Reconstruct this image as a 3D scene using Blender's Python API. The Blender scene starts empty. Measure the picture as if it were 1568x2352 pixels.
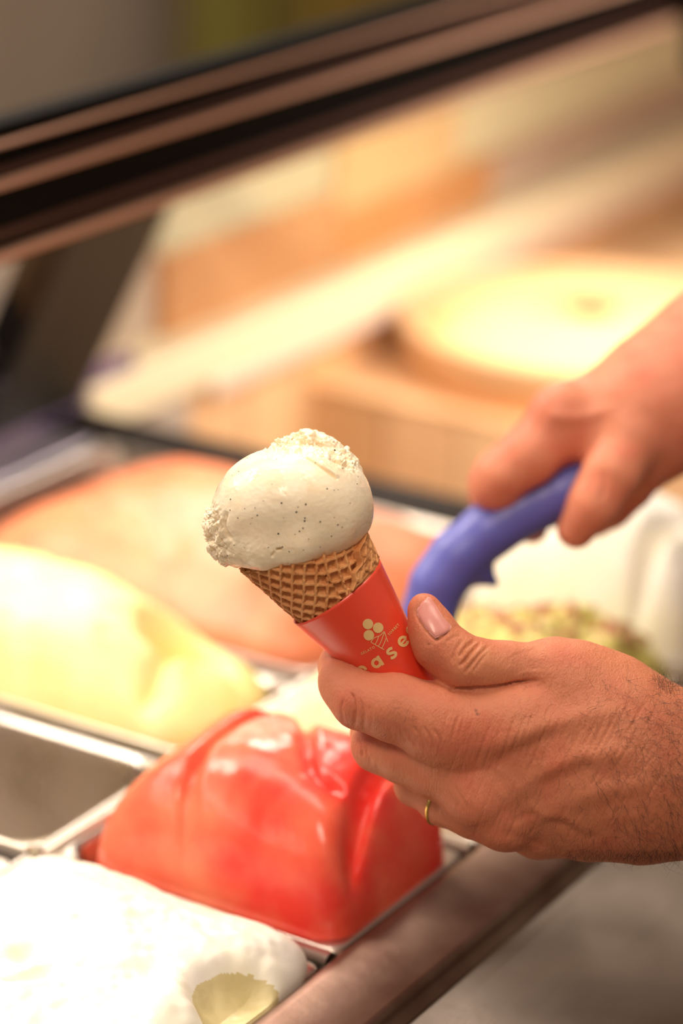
import bpy, math, random
import numpy as np
from mathutils import Vector, Matrix
from mathutils.bvhtree import BVHTree
random.seed(4); np.random.seed(4)
SC = bpy.context.scene; COL = SC.collection
W, H_ = 1568, 2352
# ------------------------------------------------------------------ camera
FPX = 6500.0; PITCH, ROLL, AZ = math.radians(20.84), math.radians(1.45), math.radians(31.46)
CAMZ = 0.62; D0 = 1.17
def _basis():
    F = np.array([0, math.cos(PITCH), -math.sin(PITCH)]); R = np.array([1., 0, 0]); U = np.cross(R, F)
    R2 = R*math.cos(ROLL)+U*math.sin(ROLL); U2 = -R*math.sin(ROLL)+U*math.cos(ROLL)
    d1 = np.array([math.cos(AZ), -math.sin(AZ), 0]); d2 = np.array([math.sin(AZ), math.cos(AZ), 0])
    T = np.array([d1, d2, [0, 0, 1.]])           # world axes: x across the case, y along it, z up
    return T@R2, T@U2, T@F
R_, U_, F_ = _basis(); CAM = np.array([0, 0, CAMZ])
cd = bpy.data.cameras.new('camera'); cam = bpy.data.objects.new('camera', cd); COL.objects.link(cam)
m = Matrix.Identity(4)
for i in range(3):
    m[i][0], m[i][1], m[i][2], m[i][3] = R_[i], U_[i], -F_[i], CAM[i]
cam.matrix_world = m
cd.sensor_fit = 'VERTICAL'; cd.sensor_height = 36; cd.sensor_width = 24; cd.lens = 36*FPX/H_
cd.clip_start = .05; cd.clip_end = 50
cd.dof.use_dof = True; cd.dof.focus_distance = 1.165; cd.dof.aperture_fstop = 3.1
SC.camera = cam
SC.view_settings.view_transform = 'Standard'; SC.view_settings.look = 'None'
SC.view_settings.exposure = 0; SC.view_settings.gamma = 1; SC.view_settings.use_curve_mapping = False
# ------------------------------------------------------------------ world and large lights
wd = bpy.data.worlds.new('world'); SC.world = wd; wd.use_nodes = True
wd.node_tree.nodes['Background'].inputs[0].default_value = (1.0, .80, .64, 1)
wd.node_tree.nodes['Background'].inputs[1].default_value = .28
def area(name, loc, target, sx, sy, power, col=(1, .84, .68)):
    l = bpy.data.lights.new(name, 'AREA'); l.shape = 'RECTANGLE'; l.size = sx; l.size_y = sy; l.energy = power; l.color = col
    o = bpy.data.objects.new(name, l); COL.objects.link(o); o.location = loc
    o.rotation_euler = (Vector(target)-Vector(loc)).to_track_quat('-Z', 'Y').to_euler(); return o
area('case_top_light', (-.86, 1.00, .90), (-.76, 1.00, 0), .25, 1.7, 3.8, (1, .87, .72)).data.spread = math.radians(110)
area('ceiling_light', (-.25, -.15, 1.5), (-.5, .95, .1), .40, .40, 12.5, (1, .80, .63))
area('left_fill', (-1.75, .75, 1.10), (-.55, .95, .1), .35, .5, 15, (1, .85, .72))  # unseen fill added to brighten the left side of sleeve and hand
area('shop_fill', (-2.3, 3.2, 2.5), (-2.6, 3.6, 0), .8, .8, 110, (1, .86, .72))  # unseen fill added to lift the dark floor and wall behind the case
area('bay_fill', (-.42, 1.70, .44), (-1.12, 2.05, -.05), .4, .5, 4.2, (1, .88, .74)).data.spread = math.radians(120)  # unseen fill added to brighten the second bay
area('strip_lamp_light', (-.893, 1.25, .2035), (-.893, 1.25, 0), .03, 1.9, 3.1, (1, .90, .76))

# ------------------------------------------------------------------ helpers
def ray(x, y): return F_ + R_*((x-W/2)/FPX) - U_*((y-H_/2)/FPX)
def P(x, y, off=0): return CAM + ray(x, y)*(D0+off/1000)            # off in mm beyond the hand's plane
def onz(x, y, z=0): d = ray(x, y); return CAM+d*((z-CAMZ)/d[2])
def project(p):
    q = np.asarray(p)-CAM; D = q@F_
    return np.stack([W/2+FPX*(q@R_)/D, H_/2-FPX*(q@U_)/D], -1)
def lin(c):
    return tuple((v/12.92 if v <= .04045 else ((v+.055)/1.055)**2.4) for v in c)
def rgb(r, g, b): return lin((r/255, g/255, b/255))+(1,)
def mesh_obj(name, verts, faces, mat, parent=None, smooth=True, label=None, cat=None, group=None, kind=None):
    me = bpy.data.meshes.new(name)
    me.from_pydata([tuple(map(float, v)) for v in verts], [], [tuple(map(int, f)) for f in faces]); me.update()
    if smooth: me.polygons.foreach_set('use_smooth', [True]*len(me.polygons))
    if mat: me.materials.append(mat)
    o = bpy.data.objects.new(name, me); COL.objects.link(o)
    if parent: o.parent = parent
    return tag(o, label, cat, group, kind)
def tag(o, label=None, cat=None, group=None, kind=None):
    for k, v in (('label', label), ('category', cat), ('group', group), ('kind', kind)):
        if v: o[k] = v
    return o
def empty(name, loc=(0, 0, 0), **k):
    o = bpy.data.objects.new(name, None); COL.objects.link(o); o.location = (0, 0, 0); o.empty_display_size = .01; return tag(o, **k)
def material(name, col, rough=.5, metal=0, spec=.5, sss=0, sssr=(1, .3, .15), sscale=.003, coat=0):
    mt = bpy.data.materials.new(name); mt.use_nodes = True; b = mt.node_tree.nodes['Principled BSDF']
    b.inputs['Base Color'].default_value = col; b.inputs['Roughness'].default_value = rough; b.inputs['Metallic'].default_value = metal
    b.inputs['Specular IOR Level'].default_value = spec; b.inputs['Subsurface Weight'].default_value = sss
    b.inputs['Subsurface Radius'].default_value = sssr; b.inputs['Subsurface Scale'].default_value = sscale
    b.inputs['Coat Weight'].default_value = coat
    return mt
class NT:
    def __init__(s, mt): s.t = mt.node_tree; s.n = s.t.nodes; s.l = s.t.links; s.b = s.n['Principled BSDF']; s.co = s.n.new('ShaderNodeTexCoord')
    def noise(s, scale, detail=3, vec=None, rough=.5, stretch=None):
        n = s.n.new('ShaderNodeTexNoise'); n.inputs['Scale'].default_value = scale; n.inputs['Detail'].default_value = detail; n.inputs['Roughness'].default_value = rough
        s.vec(n, stretch); return n.outputs['Fac']
    def vec(s, n, stretch=None, rot=None):
        src = s.co.outputs['Object']
        if stretch or rot:
            mp = s.n.new('ShaderNodeMapping'); mp.inputs['Scale'].default_value = stretch or (1, 1, 1); mp.inputs['Rotation'].default_value = rot or (0, 0, 0)
            s.l.new(src, mp.inputs['Vector']); src = mp.outputs['Vector']
        s.l.new(src, n.inputs['Vector'])
    def voro(s, scale, feature='DISTANCE_TO_EDGE', stretch=None, rot=None):
        n = s.n.new('ShaderNodeTexVoronoi'); n.feature = feature; n.inputs['Scale'].default_value = scale; s.vec(n, stretch, rot); return n.outputs['Distance']
    def ramp(s, fac, stops):
        r = s.n.new('ShaderNodeValToRGB'); e = r.color_ramp.elements
        e[0].position, e[0].color = stops[0]; e[1].position, e[1].color = stops[-1]
        for p, c in stops[1:-1]: k = e.new(p); k.color = c
        s.l.new(fac, r.inputs[0]); return r.outputs['Color']
    def bump(s, fac, dist, strength=1, prev=None):
        b = s.n.new('ShaderNodeBump'); b.inputs['Strength'].default_value = strength; b.inputs['Distance'].default_value = dist
        s.l.new(fac, b.inputs['Height'])
        if prev: s.l.new(prev, b.inputs['Normal'])
        return b.outputs['Normal']
    def mix(s, a, b, fac, mode='MIX'):
        x = s.n.new('ShaderNodeMix'); x.data_type = 'RGBA'; x.blend_type = mode
        for v, i in ((fac, 0), (a, 6), (b, 7)):
            if isinstance(v, (int, float, tuple)): x.inputs[i].default_value = v
            else: s.l.new(v, x.inputs[i])
        return x.outputs[2]
    def set(s, name, out): s.l.new(out, s.b.inputs[name])
def grid_faces(nu, nv, wrap_u=False, wrap_v=False):
    f = []
    for i in range(nu if wrap_u else nu-1):
        for j in range(nv if wrap_v else nv-1):
            a, b = i*nv+j, ((i+1) % nu)*nv+j; c, d = ((i+1) % nu)*nv+(j+1) % nv, i*nv+(j+1) % nv
            f.append((a, b, c, d))
    return f
def box_data(lo, hi, bev=.002):
    lo, hi = np.array(lo, float), np.array(hi, float)
    import bmesh
    bm = bmesh.new(); bmesh.ops.create_cube(bm, size=1)
    for v in bm.verts: v.co = Vector([(lo[i]+hi[i])/2+v.co[i]*(hi[i]-lo[i]) for i in range(3)])
    if bev: bmesh.ops.bevel(bm, geom=bm.edges[:], offset=min(bev, .45*float((hi-lo).min())), segments=3, affect='EDGES', profile=.5)
    vs = [tuple(v.co) for v in bm.verts]; fs = [[v.index for v in f.verts] for f in bm.faces]; bm.free(); return vs, fs
def box(name, lo, hi, mat, parent=None, bev=.002, **k):
    v, f = box_data(lo, hi, bev); o = mesh_obj(name, v, f, mat, parent, smooth=False, **k); return o
def tube_data(path, rad, n=16, cap=True):
    path = [np.array(p, float) for p in path]; vs = []; N = len(path)
    rad = rad if hasattr(rad, '__len__') else [rad]*N
    t0 = path[1]-path[0]; up = np.cross(t0, [0.31, .2, .93]); up /= np.linalg.norm(up)
    for i, p in enumerate(path):
        t = path[min(i+1, N-1)]-path[max(i-1, 0)]; t /= np.linalg.norm(t)
        up = up-t*(up@t); up /= np.linalg.norm(up); s = np.cross(t, up)
        for k in range(n):
            a = 2*math.pi*k/n; vs.append(p+(up*math.cos(a)+s*math.sin(a))*rad[i])
    fs = grid_faces(N, n, wrap_v=True)
    if cap: fs += [tuple(range(n)), tuple(range((N-1)*n, N*n))]
    return vs, fs
def smooth_path(pts, n=8):
    pts = np.array(pts, float); out = []
    for i in range(len(pts)-1):
        p0, p1, p2, p3 = pts[max(i-1, 0)], pts[i], pts[i+1], pts[min(i+2, len(pts)-1)]
        for k in range(n):
            t = k/n; out.append(.5*((2*p1)+(-p0+p2)*t+(2*p0-5*p1+4*p2-p3)*t*t+(-p0+3*p1-3*p2+p3)*t**3))
    out.append(pts[-1]); return np.array(out)
# ---- implicit surfaces
def smin(a, b, k):
    if k <= 0: return np.minimum(a, b)
    h = np.maximum(k-np.abs(a-b), 0)/k
    return np.minimum(a, b)-h*h*k*.25
def seg(p, a, b, ra, rb):
    ab = b-a; t = np.clip(((p-a)@ab)/(ab@ab), 0, 1)
    return np.linalg.norm(p-a-t[:, None]*ab, axis=1)-(ra+(rb-ra)*t)
def ell(p, c, ax, r):
    q = (p-c)@ax.T; k0 = np.linalg.norm(q/r, axis=1); k1 = np.linalg.norm(q/(np.asarray(r)**2), axis=1)+1e-12
    return k0*(k0-1)/k1
def chain(p, pts, k=.006):
    d = None
    for (a, ra), (b, rb) in zip(pts[:-1], pts[1:]):
        s = seg(p, a, b, ra, rb); d = s if d is None else smin(d, s, k)
    return d
def newton(fn, v, it=2, eps=3e-4):
    for _ in range(it):
        d = fn(v); g = np.stack([fn(v+e)-fn(v-e) for e in np.eye(3)*eps], 1)/(2*eps)
        v = v-np.clip(d/np.maximum((g*g).sum(1), .2), -.003, .003)[:, None]*g
    return v, g/np.maximum(np.linalg.norm(g, axis=1), 1e-9)[:, None]
def surface(fn, lo, hi, h, sub=0):
    lo, hi = np.array(lo, float), np.array(hi, float); n = (np.ceil((hi-lo)/(h*4)).astype(int))*4
    cs = [lo[i]+h*(4*np.arange(n[i]//4)+1.5) for i in range(3)]
    C = np.stack(np.meshgrid(*cs, indexing='ij'), -1).reshape(-1, 3); dc = fn(C)
    Fd = np.repeat(np.repeat(np.repeat(dc.reshape([len(c) for c in cs]), 4, 0), 4, 1), 4, 2)
    msk = np.abs(Fd) < 7*h; idx = np.argwhere(msk)
    Fd[msk] = fn(lo+idx*h)
    Fd[0], Fd[-1] = 1, 1; Fd[:, 0], Fd[:, -1] = 1, 1; Fd[:, :, 0], Fd[:, :, -1] = 1, 1
    S = Fd < 0
    acc = np.zeros(tuple(n-1)+(3,), np.float32); cnt = np.zeros(tuple(n-1), np.float32)
    quads = []
    for ax in range(3):
        a = [slice(None)]*3; b = [slice(None)]*3; a[ax] = slice(0, -1); b[ax] = slice(1, None)
        ch = np.argwhere(S[tuple(a)] != S[tuple(b)])
        o1, o2 = (ax+1) % 3, (ax+2) % 3
        ch = ch[(ch[:, o1] > 0) & (ch[:, o2] > 0) & (ch[:, o1] < n[o1]-1) & (ch[:, o2] < n[o2]-1)]
        nb = ch.copy(); nb[:, ax] += 1
        fa = Fd[tuple(ch.T)]; fb = Fd[tuple(nb.T)]; t = fa/(fa-fb); pos = ch.astype(np.float32); pos[:, ax] += t
        cells = []
        for (x, y) in ((0, 0), (-1, 0), (-1, -1), (0, -1)):
            c = ch.copy(); c[:, o1] += x; c[:, o2] += y; cells.append(c)
            np.add.at(acc, tuple(c.T), pos); np.add.at(cnt, tuple(c.T), 1)
        q = np.stack([np.ravel_multi_index(tuple(c.T), tuple(n-1)) for c in cells], 1)
        flip = S[tuple(ch.T)]; q[~flip] = q[~flip][:, ::-1]; quads.append(q[:, ::-1] if True else q)
    q = np.concatenate(quads); uq, inv = np.unique(q, return_inverse=True); q = inv.reshape(q.shape)
    v = (acc.reshape(-1, 3)[uq]/cnt.reshape(-1)[uq][:, None])*h+lo
    v = v.astype(float)
    for _ in range(sub):
        e = np.sort(np.concatenate([q[:, [0, 1]], q[:, [1, 2]], q[:, [2, 3]], q[:, [3, 0]]]), 1)
        ue, ei = np.unique(e, axis=0, return_inverse=True); ei = ei.reshape(4, -1); nv = len(v); ne = len(ue); nf = len(q)
        v = np.concatenate([v, v[ue].mean(1), v[q].mean(1)]); fc = nv+ne+np.arange(nf)
        E4 = [nv+ei[k] for k in range(4)]
        q = np.concatenate([np.stack([q[:, k], E4[k], fc, E4[(k-1) % 4]], 1) for k in range(4)])
    v, nrm = newton(fn, v, 2)
    a, b, c = v[q[:, 0]], v[q[:, 1]], v[q[:, 2]]
    if (np.einsum('ij,ij->i', np.cross(b-a, c-a), nrm[q[:, 0]])).mean() < 0: q = q[:, ::-1]
    return v, q, nrm
def fast_mesh(name, v, q, mat, parent=None, **k):
    me = bpy.data.meshes.new(name); me.vertices.add(len(v)); me.vertices.foreach_set('co', np.asarray(v, np.float32).ravel())
    me.loops.add(q.size); me.loops.foreach_set('vertex_index', np.ascontiguousarray(q, np.int32).ravel())
    w = q.shape[1]; me.polygons.add(len(q)); me.polygons.foreach_set('loop_start', np.arange(0, q.size, w, dtype=np.int32))
    me.update(calc_edges=True); me.validate(); me.polygons.foreach_set('use_smooth', [True]*len(me.polygons))
    me.materials.append(mat); o = bpy.data.objects.new(name, me); COL.objects.link(o)
    if parent: o.parent = parent
    return tag(o, **k)
def polydist(px, line):
    """distance in picture pixels from points to a polyline, and the position along it 0..1"""
    line = np.array(line, float); best = np.full(len(px), 1e9); tt = np.zeros(len(px)); n = len(line)-1
    for i in range(n):
        a, b = line[i], line[i+1]; ab = b-a; t = np.clip(((px-a)@ab)/(ab@ab), 0, 1)
        d = np.linalg.norm(px-a-t[:, None]*ab, axis=1); k = d < best; best[k] = d[k]; tt[k] = (i+t[k])/n
    return best, tt
def sculpt(v, nrm, strokes, facing=.05):
    """press creases into (or raise ridges on) the side that faces the camera: (line, width px, depth mm)"""
    px = project(v); tow = (CAM-v); tow /= np.linalg.norm(tow, axis=1)[:, None]; fr = np.clip(((nrm*tow).sum(1)-facing)*4, 0, 1)
    off = np.zeros(len(v)); gain = 1.7
    for line, w, dep in strokes:
        line = smooth_path(np.c_[line, np.zeros(len(line))], 5)[:, :2] if len(line) > 2 else line
        x0, y0 = np.min(line, 0)-4*w; x1, y1 = np.max(line, 0)+4*w
        k = (px[:, 0] > x0) & (px[:, 0] < x1) & (px[:, 1] > y0) & (px[:, 1] < y1)
        if not k.any(): continue
        d, t = polydist(px[k], line); off[k] += -(gain if dep > 0 else .95)*dep/1000*np.exp(-(d/w)**2)*np.clip(np.minimum(t, 1-t)*5, .0, 1)
    return v+nrm*(off*fr)[:, None]
def vnoise(p, seed=0):
    """smooth value noise in numpy"""
    rs = np.random.RandomState(seed); tab = rs.rand(32, 32, 32)*2-1
    i = np.floor(p).astype(int); f = p-i; f = f*f*(3-2*f); r = 0
    for a in (0, 1):
        for b in (0, 1):
            for c in (0, 1):
                w = (f[:, 0] if a else 1-f[:, 0])*(f[:, 1] if b else 1-f[:, 1])*(f[:, 2] if c else 1-f[:, 2])
                r = r+w*tab[(i[:, 0]+a) % 32, (i[:, 1]+b) % 32, (i[:, 2]+c) % 32]
    return r
def fbm(p, sc, seed=0, oc=4):
    r = 0; a = 1
    for o in range(oc): r = r+a*vnoise(p*sc+7.3*o, seed+o); sc *= 2.03; a *= .5
    return r

# ------------------------------------------------------------------ materials
STEEL = material('brushed_steel', rgb(196, 186, 176), .32, 1); n = NT(STEEL)
n.set('Roughness', n.ramp(n.noise(30, 5, stretch=(1, .12, 1)), [(.3, (.22,)*3+(1,)), (.7, (.42,)*3+(1,))]))
WORK = material('scratched_worktop', rgb(150, 140, 130), .42, .45); n = NT(WORK)
n.set('Base Color', n.ramp(n.noise(14, 6), [(.3, rgb(94, 81, 70)), (.7, rgb(114, 101, 90))]))
n.set('Roughness', n.ramp(n.noise(60, 6, stretch=(1, .2, 1)), [(.3, (.36,)*3+(1,)), (.7, (.52,)*3+(1,))]))
n.set('Normal', n.bump(n.noise(900, 2, stretch=(1, .08, 1)), .0002, .35, n.bump(n.noise(40, 4), .001, .25)))
LIP = material('worn_lip_steel', rgb(128, 100, 86), .36, .8); n = NT(LIP)
n.set('Base Color', n.ramp(n.noise(22, 5), [(.3, rgb(104, 74, 60)), (.7, rgb(138, 112, 98))]))
n.set('Normal', n.bump(n.noise(60, 4), .0006, .3))
BLACK = material('black_lacquer', rgb(10, 8, 7), .55, 0, .06)
DARK = material('dark_plastic', rgb(30, 24, 22), .6, 0, .12)
CHROME = material('rail_trim_metal', rgb(206, 160, 136), .35, .3)
BROWNM = material('brown_trim', rgb(70, 42, 33), .5, .2)
WALL = material('greige_plaster', rgb(160, 142, 126), .9); n = NT(WALL); n.set('Base Color', n.ramp(n.noise(3, 4), [(.3, rgb(152, 134, 118)), (.7, rgb(168, 150, 134))]))
FLOORM = material('floor_grey', rgb(96, 90, 74), .7); n = NT(FLOORM); n.set('Base Color', n.ramp(n.noise(2, 3), [(.3, rgb(72, 68, 52)), (.7, rgb(84, 80, 64))]))
OLIVE = material('olive_gold_paint', rgb(228, 220, 120), .4)
CREAMM = material('cream_laminate', rgb(238, 222, 188), .6)
SAGE = material('pale_sage_card', rgb(205, 202, 174), .7)
KRAFT = material('kraft_orange_card', rgb(206, 150, 104), .75)
TANB = material('tan_card', rgb(222, 188, 140), .75)
GREYB = material('warm_grey_panel', rgb(186, 170, 156), .6)
BLUSH = material('blush_panel', rgb(226, 205, 188), .7)
def wood(name, a, b, sc):
    w = material(name, a, .55); k = NT(w); k.set('Base Color', k.ramp(k.noise(sc, 4, stretch=(1, 1, .08)), [(.3, a), (.7, b)])); return w
WOOD = [wood('light_plank_wood', rgb(222, 174, 128), rgb(236, 192, 146), 60), wood('amber_plank_wood', rgb(214, 166, 118), rgb(230, 184, 136), 70), wood('honey_plank_wood', rgb(226, 182, 134), rgb(240, 198, 152), 50)]
LILAC = material('lilac_edge_plastic', rgb(120, 100, 140), .4)
LAVST = material('lavender_tinted_steel', rgb(190, 180, 192), .3, .8)
def gelato(name, a, b, rough=.4, sss=.15):
    g = material(name, a, rough, 0, .5, sss, (1, .6, .4), .004); k = NT(g)
    k.set('Base Color', k.ramp(k.noise(35, 4), [(.35, a), (.65, b)])); k.set('Normal', k.bump(k.noise(160, 5), .002, .35)); return g
G_RED = gelato('raspberry_sorbet', rgb(240, 62, 50), rgb(252, 140, 104), .24)
for nd in G_RED.node_tree.nodes:
    if nd.type == 'TEX_NOISE' and nd.inputs['Scale'].default_value == 35: nd.inputs['Scale'].default_value = 16
    if nd.type == 'BUMP': nd.inputs['Strength'].default_value = .15
G_ORANGE = gelato('apricot_gelato', rgb(216, 120, 82), rgb(226, 142, 102))
G_YELLOW = gelato('custard_gelato', rgb(250, 226, 150), rgb(252, 236, 176))
G_WHITE = gelato('milk_gelato', rgb(250, 246, 226), rgb(252, 250, 240))
for nd in G_WHITE.node_tree.nodes:
    if nd.type == 'BUMP': nd.inputs['Strength'].default_value = .12
G_CREAM = gelato('lemon_gelato', rgb(250, 238, 176), rgb(252, 246, 206))
G_PIST = gelato('pistachio_gelato', rgb(206, 196, 84), rgb(232, 220, 140))
VAN = material('vanilla_gelato', rgb(246, 232, 204), .38, 0, .5, .35, (1, .75, .5), .003); n = NT(VAN)
n.set('Base Color', n.ramp(n.noise(90, 5), [(.35, rgb(246, 226, 194)), (.65, rgb(251, 236, 210))]))
n.set('Roughness', n.ramp(n.noise(120, 4), [(.40, (.05,)*3+(1,)), (.52, (.46,)*3+(1,))]))
n.set('Normal', n.bump(n.noise(900, 4, rough=.6), .0004, .22, n.bump(n.noise(200, 3), .001, .15)))
WAFFLE = material('baked_waffle', rgb(206, 142, 84), .62, 0, .35, .08, (1, .5, .2), .001); n = NT(WAFFLE)
n.set('Base Color', n.mix(n.ramp(n.noise(110, 5), [(.3, rgb(204, 134, 78)), (.7, rgb(230, 170, 112))]), rgb(178, 114, 68), n.ramp(n.noise(420, 4), [(.58, (0, 0, 0, 1)), (.72, (.8, .8, .8, 1))])))
n.set('Normal', n.bump(n.noise(1500, 4), .0005, .5))
PAPER = material('coral_red_paper', rgb(238, 72, 44), .34, 0, .5, coat=.5); n = NT(PAPER)
n.set('Normal', n.bump(n.noise(3000, 2), .0001, .2)); n.b.inputs['Coat Roughness'].default_value = .3
INK = material('cream_print', rgb(232, 196, 132), .5)
def skin_mat(name, a, b, red, detail=True):
    s = material(name, a, .5, 0, .35, .22, (1, .35, .18), .003); k = NT(s)
    base = k.ramp(k.noise(28, 4), [(.3, a), (.7, b)])
    base = k.mix(base, red, k.ramp(k.noise(65, 3), [(.48, (0, 0, 0, 1)), (.75, (.5, .5, .5, 1))]))
    if detail:
        at = k.n.new('ShaderNodeAttribute'); at.attribute_name = 'tint'
        base = k.mix(base, at.outputs['Color'], 1.0, 'MULTIPLY')
        nb = k.bump(k.voro(900, stretch=(1, .8, .5)), .00030, .6)
        nb = k.bump(k.noise(480, 4, stretch=(1.8, 1.8, .25), rough=.6), .0008, .6, nb)
        nb = k.bump(k.noise(90, 4), .0016, .22, nb); k.set('Normal', nb)
        k.set('Roughness', k.ramp(k.noise(400, 3), [(.3, (.40,)*3+(1,)), (.7, (.60,)*3+(1,))]))
    k.set('Base Color', base); return s
SKIN = skin_mat('warm_skin', rgb(206, 126, 94), rgb(216, 140, 106), rgb(200, 98, 76))
SKIN2 = skin_mat('rosy_skin', rgb(214, 132, 104), rgb(222, 146, 114), rgb(214, 108, 84), False)
NAIL = material('pink_nail', rgb(222, 148, 138), .28, 0, .5, .2, (1, .4, .3), .002)
n = NT(NAIL); n.set('Normal', n.bump(n.noise(500, 2, stretch=(1, 1, .1)), .0003, .2))
HAIR = material('dark_hair', rgb(44, 28, 20), .5)
GOLD = material('gold_metal', rgb(226, 190, 110), .22, 1)
BLUE = material('periwinkle_plastic', rgb(92, 98, 186), .44, 0, .5, coat=.3); BLUE.node_tree.nodes['Principled BSDF'].inputs['Coat Roughness'].default_value = .35
SPECK = material('vanilla_seed', rgb(26, 18, 12), .6)
LED = bpy.data.materials.new('led_lens'); LED.use_nodes = True
b = LED.node_tree.nodes['Principled BSDF']; b.inputs['Emission Color'].default_value = (1, .9, .75, 1); b.inputs['Emission Strength'].default_value = 4
GLASS = bpy.data.materials.new('thin_glass'); GLASS.use_nodes = True; t = GLASS.node_tree; t.nodes.clear()
o_ = t.nodes.new('ShaderNodeOutputMaterial'); mx = t.nodes.new('ShaderNodeMixShader'); tr = t.nodes.new('ShaderNodeBsdfTransparent'); gl = t.nodes.new('ShaderNodeBsdfGlossy')
gl.inputs['Roughness'].default_value = .03; tr.inputs['Color'].default_value = (.97, .97, .96, 1); mx.inputs[0].default_value = .07
t.links.new(tr.outputs[0], mx.inputs[1]); t.links.new(gl.outputs[0], mx.inputs[2]); t.links.new(mx.outputs[0], o_.inputs[0])

# ------------------------------------------------------------------ setting
box('floor', (-8, -3, -.95), (4, 9, -.9), FLOORM, bev=0, kind='structure')
box('wall_back', (-8, 8.5, -.9), (4, 8.6, 2.6), WALL, bev=0, kind='structure')
box('wall_left', (-3.6, -3, -.9), (-3.5, 8.5, 2.6), WALL, bev=0, kind='structure')
cl = empty('pillar', label='olive gold pillar standing at the wall behind the case', cat='pillar')
q = pole = None
def at_u(x, y, u): d = ray(x, y); return CAM+d*(u/d[0])
def at_v(x, y, v): d = ray(x, y); return CAM+d*(v/d[1])
pc = at_u(520, 60, -3.1)
v_, f_ = tube_data([(pc[0], pc[1], -.9), (pc[0], pc[1], 2.4)], .075, 32); mesh_obj('shaft', v_, f_, OLIVE, cl)
v_, f_ = tube_data([(pc[0], pc[1], -.9), (pc[0], pc[1], -.84)], .12, 32); mesh_obj('base', v_, f_, BLACK, cl, smooth=False)
pd = at_u(690, 40, -3.2)
cb = empty('cabinet', label='dark olive cabinet standing right of the gold pillar', cat='cabinet')
box('body', (pd[0]-.2, pd[1]-.16, -.9), (pd[0]+.1, pd[1]+1.0, 2.0), material('dark_olive', rgb(120, 104, 48), .5), cb)
box('door', (pd[0]+.1, pd[1]-.10, -.8), (pd[0]+.115, pd[1]+.9, 1.9), material('olive_brown', rgb(150, 122, 56), .4), cb)

# ------------------------------------------------------------------ display case
case = empty('display_case', label='long steel gelato display case with slanted front glass', cat='display case')
box('front_panel', (-1.14, .5, -.9), (-1.115, 2.75, -.02), GREYB, case)
box('inner_tray', (-1.09, .55, -.30), (-.555, 1.43, -.28), STEEL, case)
box('front_ledge', (-1.115, .55, -.03), (-1.06, 1.46, -.004), LAVST, case, .004)
box('end_bar', (-1.115, 1.418, -.28), (-.566, 1.458, .000), DARK, case, .004)
for vv in (.925, 1.05, 1.168, 1.290):
    if vv == 1.290:
        v_, f_ = tube_data([(-.726, vv, -.003), (-.566, vv, -.003)], .0045, 14)
    else: v_, f_ = tube_data([(-1.06, vv, -.003), (-.566, vv, -.003)], .0045, 14)
    mesh_obj('cross_bar', v_, f_, STEEL, case)
v_, f_ = tube_data([(-.7285, .55, -.002), (-.7285, 1.42, -.002)], .0050, 14); mesh_obj('long_bar', v_, f_, STEEL, case)
for vv in (.925, 1.05, 1.168):
    v_, f_ = tube_data([(-.7285, vv, -.01), (-.7285, vv, .0015), (-.7285, vv, .004)], [.006, .006, .004], 18); mesh_obj('bar_joint', v_, f_, STEEL, case)
gl1 = mesh_obj('front_glass', [(-1.10, .55, 0), (-1.10, 2.7, 0), (-1.02, 2.7, .163), (-1.02, .55, .163), (-1.104, .55, .002), (-1.104, 2.7, .002), (-1.024, 2.7, .165), (-1.024, .55, .165)],
               [(0, 1, 2, 3), (7, 6, 5, 4), (0, 4, 5, 1), (1, 5, 6, 2), (2, 6, 7, 3), (3, 7, 4, 0)], GLASS, case, smooth=False)
mesh_obj('upper_glass', [(-1.02, .55, .163), (-1.02, 2.7, .163), (-.955, 2.7, .215), (-.955, .55, .215), (-1.024, .55, .166), (-1.024, 2.7, .166), (-.958, 2.7, .218), (-.958, .55, .218)],
               [(0, 1, 2, 3), (7, 6, 5, 4), (0, 4, 5, 1), (1, 5, 6, 2), (2, 6, 7, 3), (3, 7, 4, 0)], GLASS, case, smooth=False)
box('glass_foot_trim', (-1.112, .55, .0), (-1.098, 1.52, .022), LILAC, case, .003)
# dark post along the slanted glass at the end of the first bay
def slab(name, pts, t, mat, parent, **k):
    pts = [np.array(p, float) for p in pts]; nn = np.cross(pts[1]-pts[0], pts[2]-pts[0]); nn /= np.linalg.norm(nn); N = len(pts)
    v = pts+[p+nn*t for p in pts]; f = [tuple(range(N))[::-1], tuple(range(N, 2*N))]+[(i, (i+1) % N, (i+1) % N+N, i+N) for i in range(N)]
    return mesh_obj(name, v, f, mat, parent, smooth=False, **k)
slab('end_post', [(-1.100, 1.345, .0), (-1.100, 1.452, .0), (-1.012, 1.452, .175), (-1.012, 1.345, .175)], -.012, material('dark_post', rgb(34, 31, 24), .6), case)
slab('end_post_edge', [(-1.104, 1.325, .0), (-1.104, 1.345, .0), (-1.016, 1.345, .175), (-1.016, 1.325, .175)], -.014, BLACK, case)
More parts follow.
